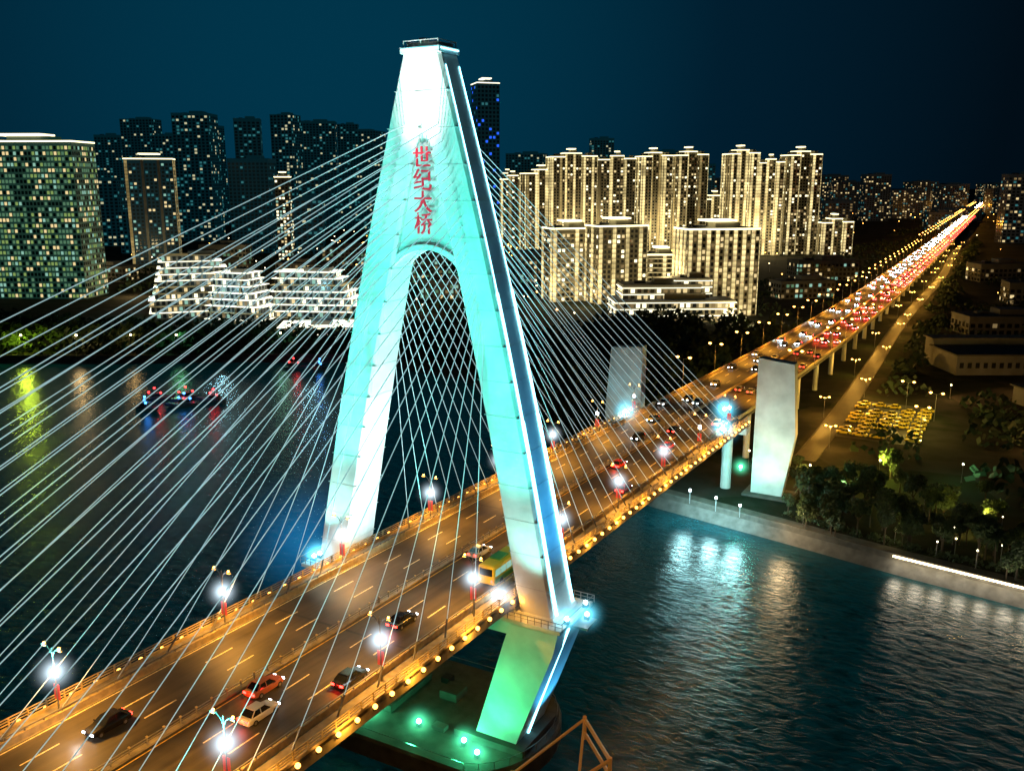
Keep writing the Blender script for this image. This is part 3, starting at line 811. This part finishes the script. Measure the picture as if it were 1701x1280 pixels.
# ---------------------------------------------------------------- vehicles
def carmesh(name,paint,far=False,taxi=False):
    b=MB()
    S=[(-2.25,.74,.36,.80),(-2.12,.86,.26,.93),(-1.0,.91,.2,.98),(1.0,.91,.2,.94),(1.85,.87,.24,.82),(2.22,.72,.34,.66)]
    secs=[]
    for y,w,z0,z1 in S:
        c=.12; secs.append([(-w,y,z0+c),(-w+c,y,z0),(w-c,y,z0),(w,y,z0+c),(w,y,z1-c),(w-c*1.4,y,z1),(-w+c*1.4,y,z1),(-w,y,z1-c)])
    b.loft([s[::-1] for s in secs],paint)
    lo=[(-.8,-1.75,.93),(.8,-1.75,.97),(.8,1.0,.9),(-.8,1.0,.9)]; hi=[(-.62,-1.15,1.43),(.62,-1.15,1.43),(.62,.25,1.45),(-.62,.25,1.45)]
    b.loft([lo,hi],'glass')
    b.box((0,-.45,1.465),(1.22,1.42,.06),paint)
    for s in (-1,1):
        b.tube((s*.8,-.45,.93),(s*.64,-.45,1.45),.05,paint,4)
        b.tube((s*.8,1.0,.9),(s*.62,.25,1.45),.04,paint,4); b.tube((s*.8,-1.75,.93),(s*.62,-1.15,1.45),.05,paint,4)
        b.box((s*.98,.75,1.0),(.18,.1,.12),paint)
        for y in (-1.35,1.4): 
            b.tube((s*.72,y,.32),(s*.93,y,.32),.32,'rubber',12,caps=True); b.tube((s*.925,y,.32),(s*.94,y,.32),.18,'steel',8,caps=True)
        k=1.8 if far else 1.3
        b.box((s*.58,-2.24,.72),(.34*k,.08,.17*k),'tailfar' if far else 'tail'); b.box((s*.6,2.2,.6),(.32*(1.5 if far else 1),.1,.16*(1.5 if far else 1)),'headfar' if far else 'head')
    if taxi: b.box((0,-.4,1.58),(.5,.2,.16),'amberdot')
    return b.mesh(name)
M['p_black']=mat('paint_black',(.01,.01,.012),.2); M['p_white']=mat('paint_white',(.6,.6,.58),.25); M['p_red']=mat('paint_red',(.3,.02,.015),.25)
M['p_orange']=mat('paint_orange',(.35,.09,.03),.3); M['p_grey']=mat('paint_silver',(.25,.26,.28),.25,.5); M['p_yellow']=mat('paint_yellow',(.7,.5,.03),.3,em=(1,.75,.05),es=.06); M['p_green']=mat('paint_green',(.1,.4,.08),.3)
CM={k:carmesh('car',k) for k in ('p_black','p_white','p_red','p_orange','p_grey','p_yellow')}
CF={k:carmesh('car',k,True) for k in ('p_black','p_white','p_grey')}
taxi_me=carmesh('taxi','p_white',taxi=True)
def parkedmesh():
    me=CM['p_yellow'].copy(); me.name='parked_car'
    for i,m_ in enumerate(me.materials):
        if m_.name in ('tail_light','head_light'): me.materials[i]=M['glass']
    return me
PK=parkedmesh()
def car(k,x,y,rev=False,name='car',far=False,me=None):
    sl=(zc(y+2)-zc(y-2))/4
    o=inst(name,me or (CF if far else CM)[k],(x+xc(y),y,zc(y)+.01),math.pi if rev else 0)
    o.rotation_euler[0]=math.atan(sl)*(-1 if rev else 1)
    return o
for k,x,y,r in [('p_black',9.2,-31,0),('p_black',5.9,-17,0),('p_orange',2.4,-37,0),('p_white',5.6,-41,0),('p_black',-5.8,-50,1),('p_red',2.4,60,0),('p_red',6,78,0),('p_red',9.2,46,0),('p_black',-2.4,82,1),('p_grey',-5.8,100,1),('p_white',9,104,0),('p_black',2.4,92,0)]:
    car(k,x,y,bool(r))
car('p_white',2.4,7,False,'taxi',me=taxi_me)
for (x,y,k) in [(9.2,-33.4,1),(5.9,-19.4,1),(2.4,-39.4,1),(5.6,-43.4,1),(2.4,57.6,1),(6,75.6,1),(9.2,43.6,1)]:
    point((x,y,zc(y)+.8),110,(1,.03,.015),.2,name='tail_glow')
point((-5.8,-53.5,zc(-53)+.7),160,(.9,.95,1),.2,name='headlight_glow')
b=MB()
def rr(y,w,z0,z1,c=.25): return [(-w,y,z0),(w,y,z0),(w,y,z1-c),(w-c,y,z1),(-w+c,y,z1),(-w,y,z1-c)]
b.loft([rr(-5.6,1.15,.5,3.0)[::-1],rr(-5.4,1.25,.35,3.15)[::-1],rr(5.2,1.25,.35,3.15)[::-1],rr(5.6,1.15,.5,3.0)[::-1]],'p_yellow')
for s in (-1,1):
    b.box((s*1.26,0,.85),(.04,10.4,.7),'p_green')
    for i in range(7): b.box((s*1.27,-4.5+i*1.5,2.05),(.04,1.3,.95),'w_cool')
    for y in (-3.6,3.4): b.tube((s*.95,y,.48),(s*1.3,y,.48),.48,'rubber',12,caps=True)
    b.box((s*.9,-5.64,1.0),(.25,.06,.4),'tail'); b.box((s*.9,5.64,.8),(.35,.06,.2),'head')
b.box((0,-5.62,2.2),(2.0,.06,1.0),'glass'); b.box((0,5.62,2.0),(2.1,.06,1.5),'glass'); b.box((0,-2,3.25),(1.6,2.4,.22),'p_green'); b.box((0,2.5,3.25),(1.6,1.8,.22),'p_white')
b.obj('city_bus',None,False,(9.0,3.5,zc(3)+.01))
rt=random.Random(5)
for lane in (2.4,6,9.7):
    y=128+rt.uniform(0,30)
    while y<3400:
        dn=18 if y<500 else 10
        car(rt.choice(['p_black','p_white','p_grey']),lane,y,False,far=y>240); y+=rt.uniform(dn,dn*2.4)*(1+ y/2500.)
for lane in (-2.4,-6,-9.7):
    y=118+rt.uniform(0,30)
    while y<3400:
        dn=20 if y<500 else 13
        car(rt.choice(['p_black','p_white','p_grey']),lane,y,True,far=y>240); y+=rt.uniform(dn,dn*3)*(1+ y/2500.)
mb=MB(); mb.quad((22.5,180,3.02),(46,180,3.02),(46,232,3.02),(22.5,232,3.02),'asphalt'); mb.obj('car_park')
for i in range(9):
    for j in range(5):
        if rt.random()<.12: continue
        inst('parked_car',PK,(25+j*4.9+rt.uniform(-.4,.4),184+i*5.2+rt.uniform(-.4,.4),3.03),rad(90)+rt.uniform(-.1,.1))
for (x,y) in [(42,192),(44,214),(34,228)]:
    o=inst('street_lamp',am,(x+4,y,3)); point((-3,0,9),5000,(1,.75,.15),.4,parent=o)
def boatmesh(lk):
    b=MB(); secs=[]
    for y,w,z0 in [(-5,1.5,0),(-2,1.8,-.2),(2,1.7,-.2),(4.5,.9,.2),(6,.1,.9)]:
        secs.append([(-w*.7,y,z0),(w*.7,y,z0),(w,y,1.2+max(0,y-2)*.12),(-w,y,1.2+max(0,y-2)*.12)])
    b.loft(secs,'p_grey'); b.box((0,-1,1.95),(2.4,4,1.5),'p_grey'); b.box((0,-1,2.1),(2.44,3.4,.6),'glass'); b.box((0,-1,2.8),(2.8,4.6,.15),'p_grey')
    b.tube((0,-1,2.8),(0,-1,4.6),.06,'steel'); 
    for p in ((0,-1,4.7),(-1.3,-3,3.0),(1.3,1,3.0)): b.ball(p,.4,lk,8)
    return b.mesh('small_boat')
br,bb=boatmesh('redl'),boatmesh('bluel')
for i,(x,y,m_) in enumerate([(-205,118,br),(-197,123,br),(-190,116,bb),(-186,126,br),(-196,106,bb),(-191,190,bb),(-200,186,br)]):
    o=inst('small_boat',m_,(x,y,0),U(0,6)); point((0,0,5.2),260,(1,.05,.05) if m_ is br else (.05,.3,1),.3,parent=o)
for (x,y,c,P) in [(-322,140,(.7,1,.05),10000),(-300,152,(.9,.6,.25),4000),(-262,175,(.2,.9,.4),1800),(-225,202,(.3,.8,.5),1500),(-280,165,(1,.6,.2),1500)]:
    o=inst('town_street_lamp',tl,(x,y,3)); point((1.4,0,9.4),P,c,1.2,parent=o)

# ---------------------------------------------------------------- world
w=bpy.data.worlds.new('World'); scene.world=w; w.use_nodes=True; nt=w.node_tree; bg=nt.nodes['Background']
sky=nt.nodes.new('ShaderNodeTexSky'); sky.sky_type='NISHITA'; sky.sun_disc=False; sky.sun_elevation=math.radians(-6); sky.sun_rotation=math.radians(200)
bg.inputs['Strength'].default_value=.01; nt.links.new(sky.outputs[0],bg.inputs['Color'])
tc=nt.nodes.new('ShaderNodeTexCoord')
dp=nt.nodes.new('ShaderNodeVectorMath'); dp.operation='DOT_PRODUCT'; v=Vector((-.64,.75,.13)).normalized(); dp.inputs[1].default_value=v
nt.links.new(tc.outputs['Generated'],dp.inputs[0])
cr=nt.nodes.new('ShaderNodeValToRGB'); e=cr.color_ramp.elements
e[0].position=.0; e[0].color=(.0003,.0015,.004,1); e[1].position=1; e[1].color=(.0004,.035,.068,1)
a=e.new(.78); a.color=(.0006,.0042,.0085,1); a=e.new(.92); a.color=(.0005,.013,.028,1)
nt.links.new(dp.outputs['Value'],cr.inputs['Fac'])
bg2=nt.nodes.new('ShaderNodeBackground'); bg2.inputs['Strength'].default_value=1; nt.links.new(cr.outputs['Color'],bg2.inputs['Color'])
ad=nt.nodes.new('ShaderNodeAddShader'); nt.links.new(bg.outputs[0],ad.inputs[0]); nt.links.new(bg2.outputs[0],ad.inputs[1])
nt.links.new(ad.outputs[0],nt.nodes['World Output'].inputs['Surface'])
l=bpy.data.lights.new('moon_light','SUN'); l.energy=.01; l.color=(.6,.8,1); l.angle=.01
o=bpy.data.objects.new('moon_light',l); COL.objects.link(o); o.rotation_euler=(math.radians(40),0,math.radians(20))

# ---------------------------------------------------------------- camera
cam=bpy.data.cameras.new('camera'); co=bpy.data.objects.new('camera',cam); COL.objects.link(co); scene.camera=co
cam.sensor_width=36; cam.lens=36*1500/1701.; cam.clip_end=20000; cam.clip_start=.5
co.location=(68.3,-99.7,79); co.rotation_euler=(math.radians(90-12.77),0,math.radians(29.5))
scene.view_settings.view_transform='Standard'; scene.view_settings.look='None'; scene.view_settings.exposure=0
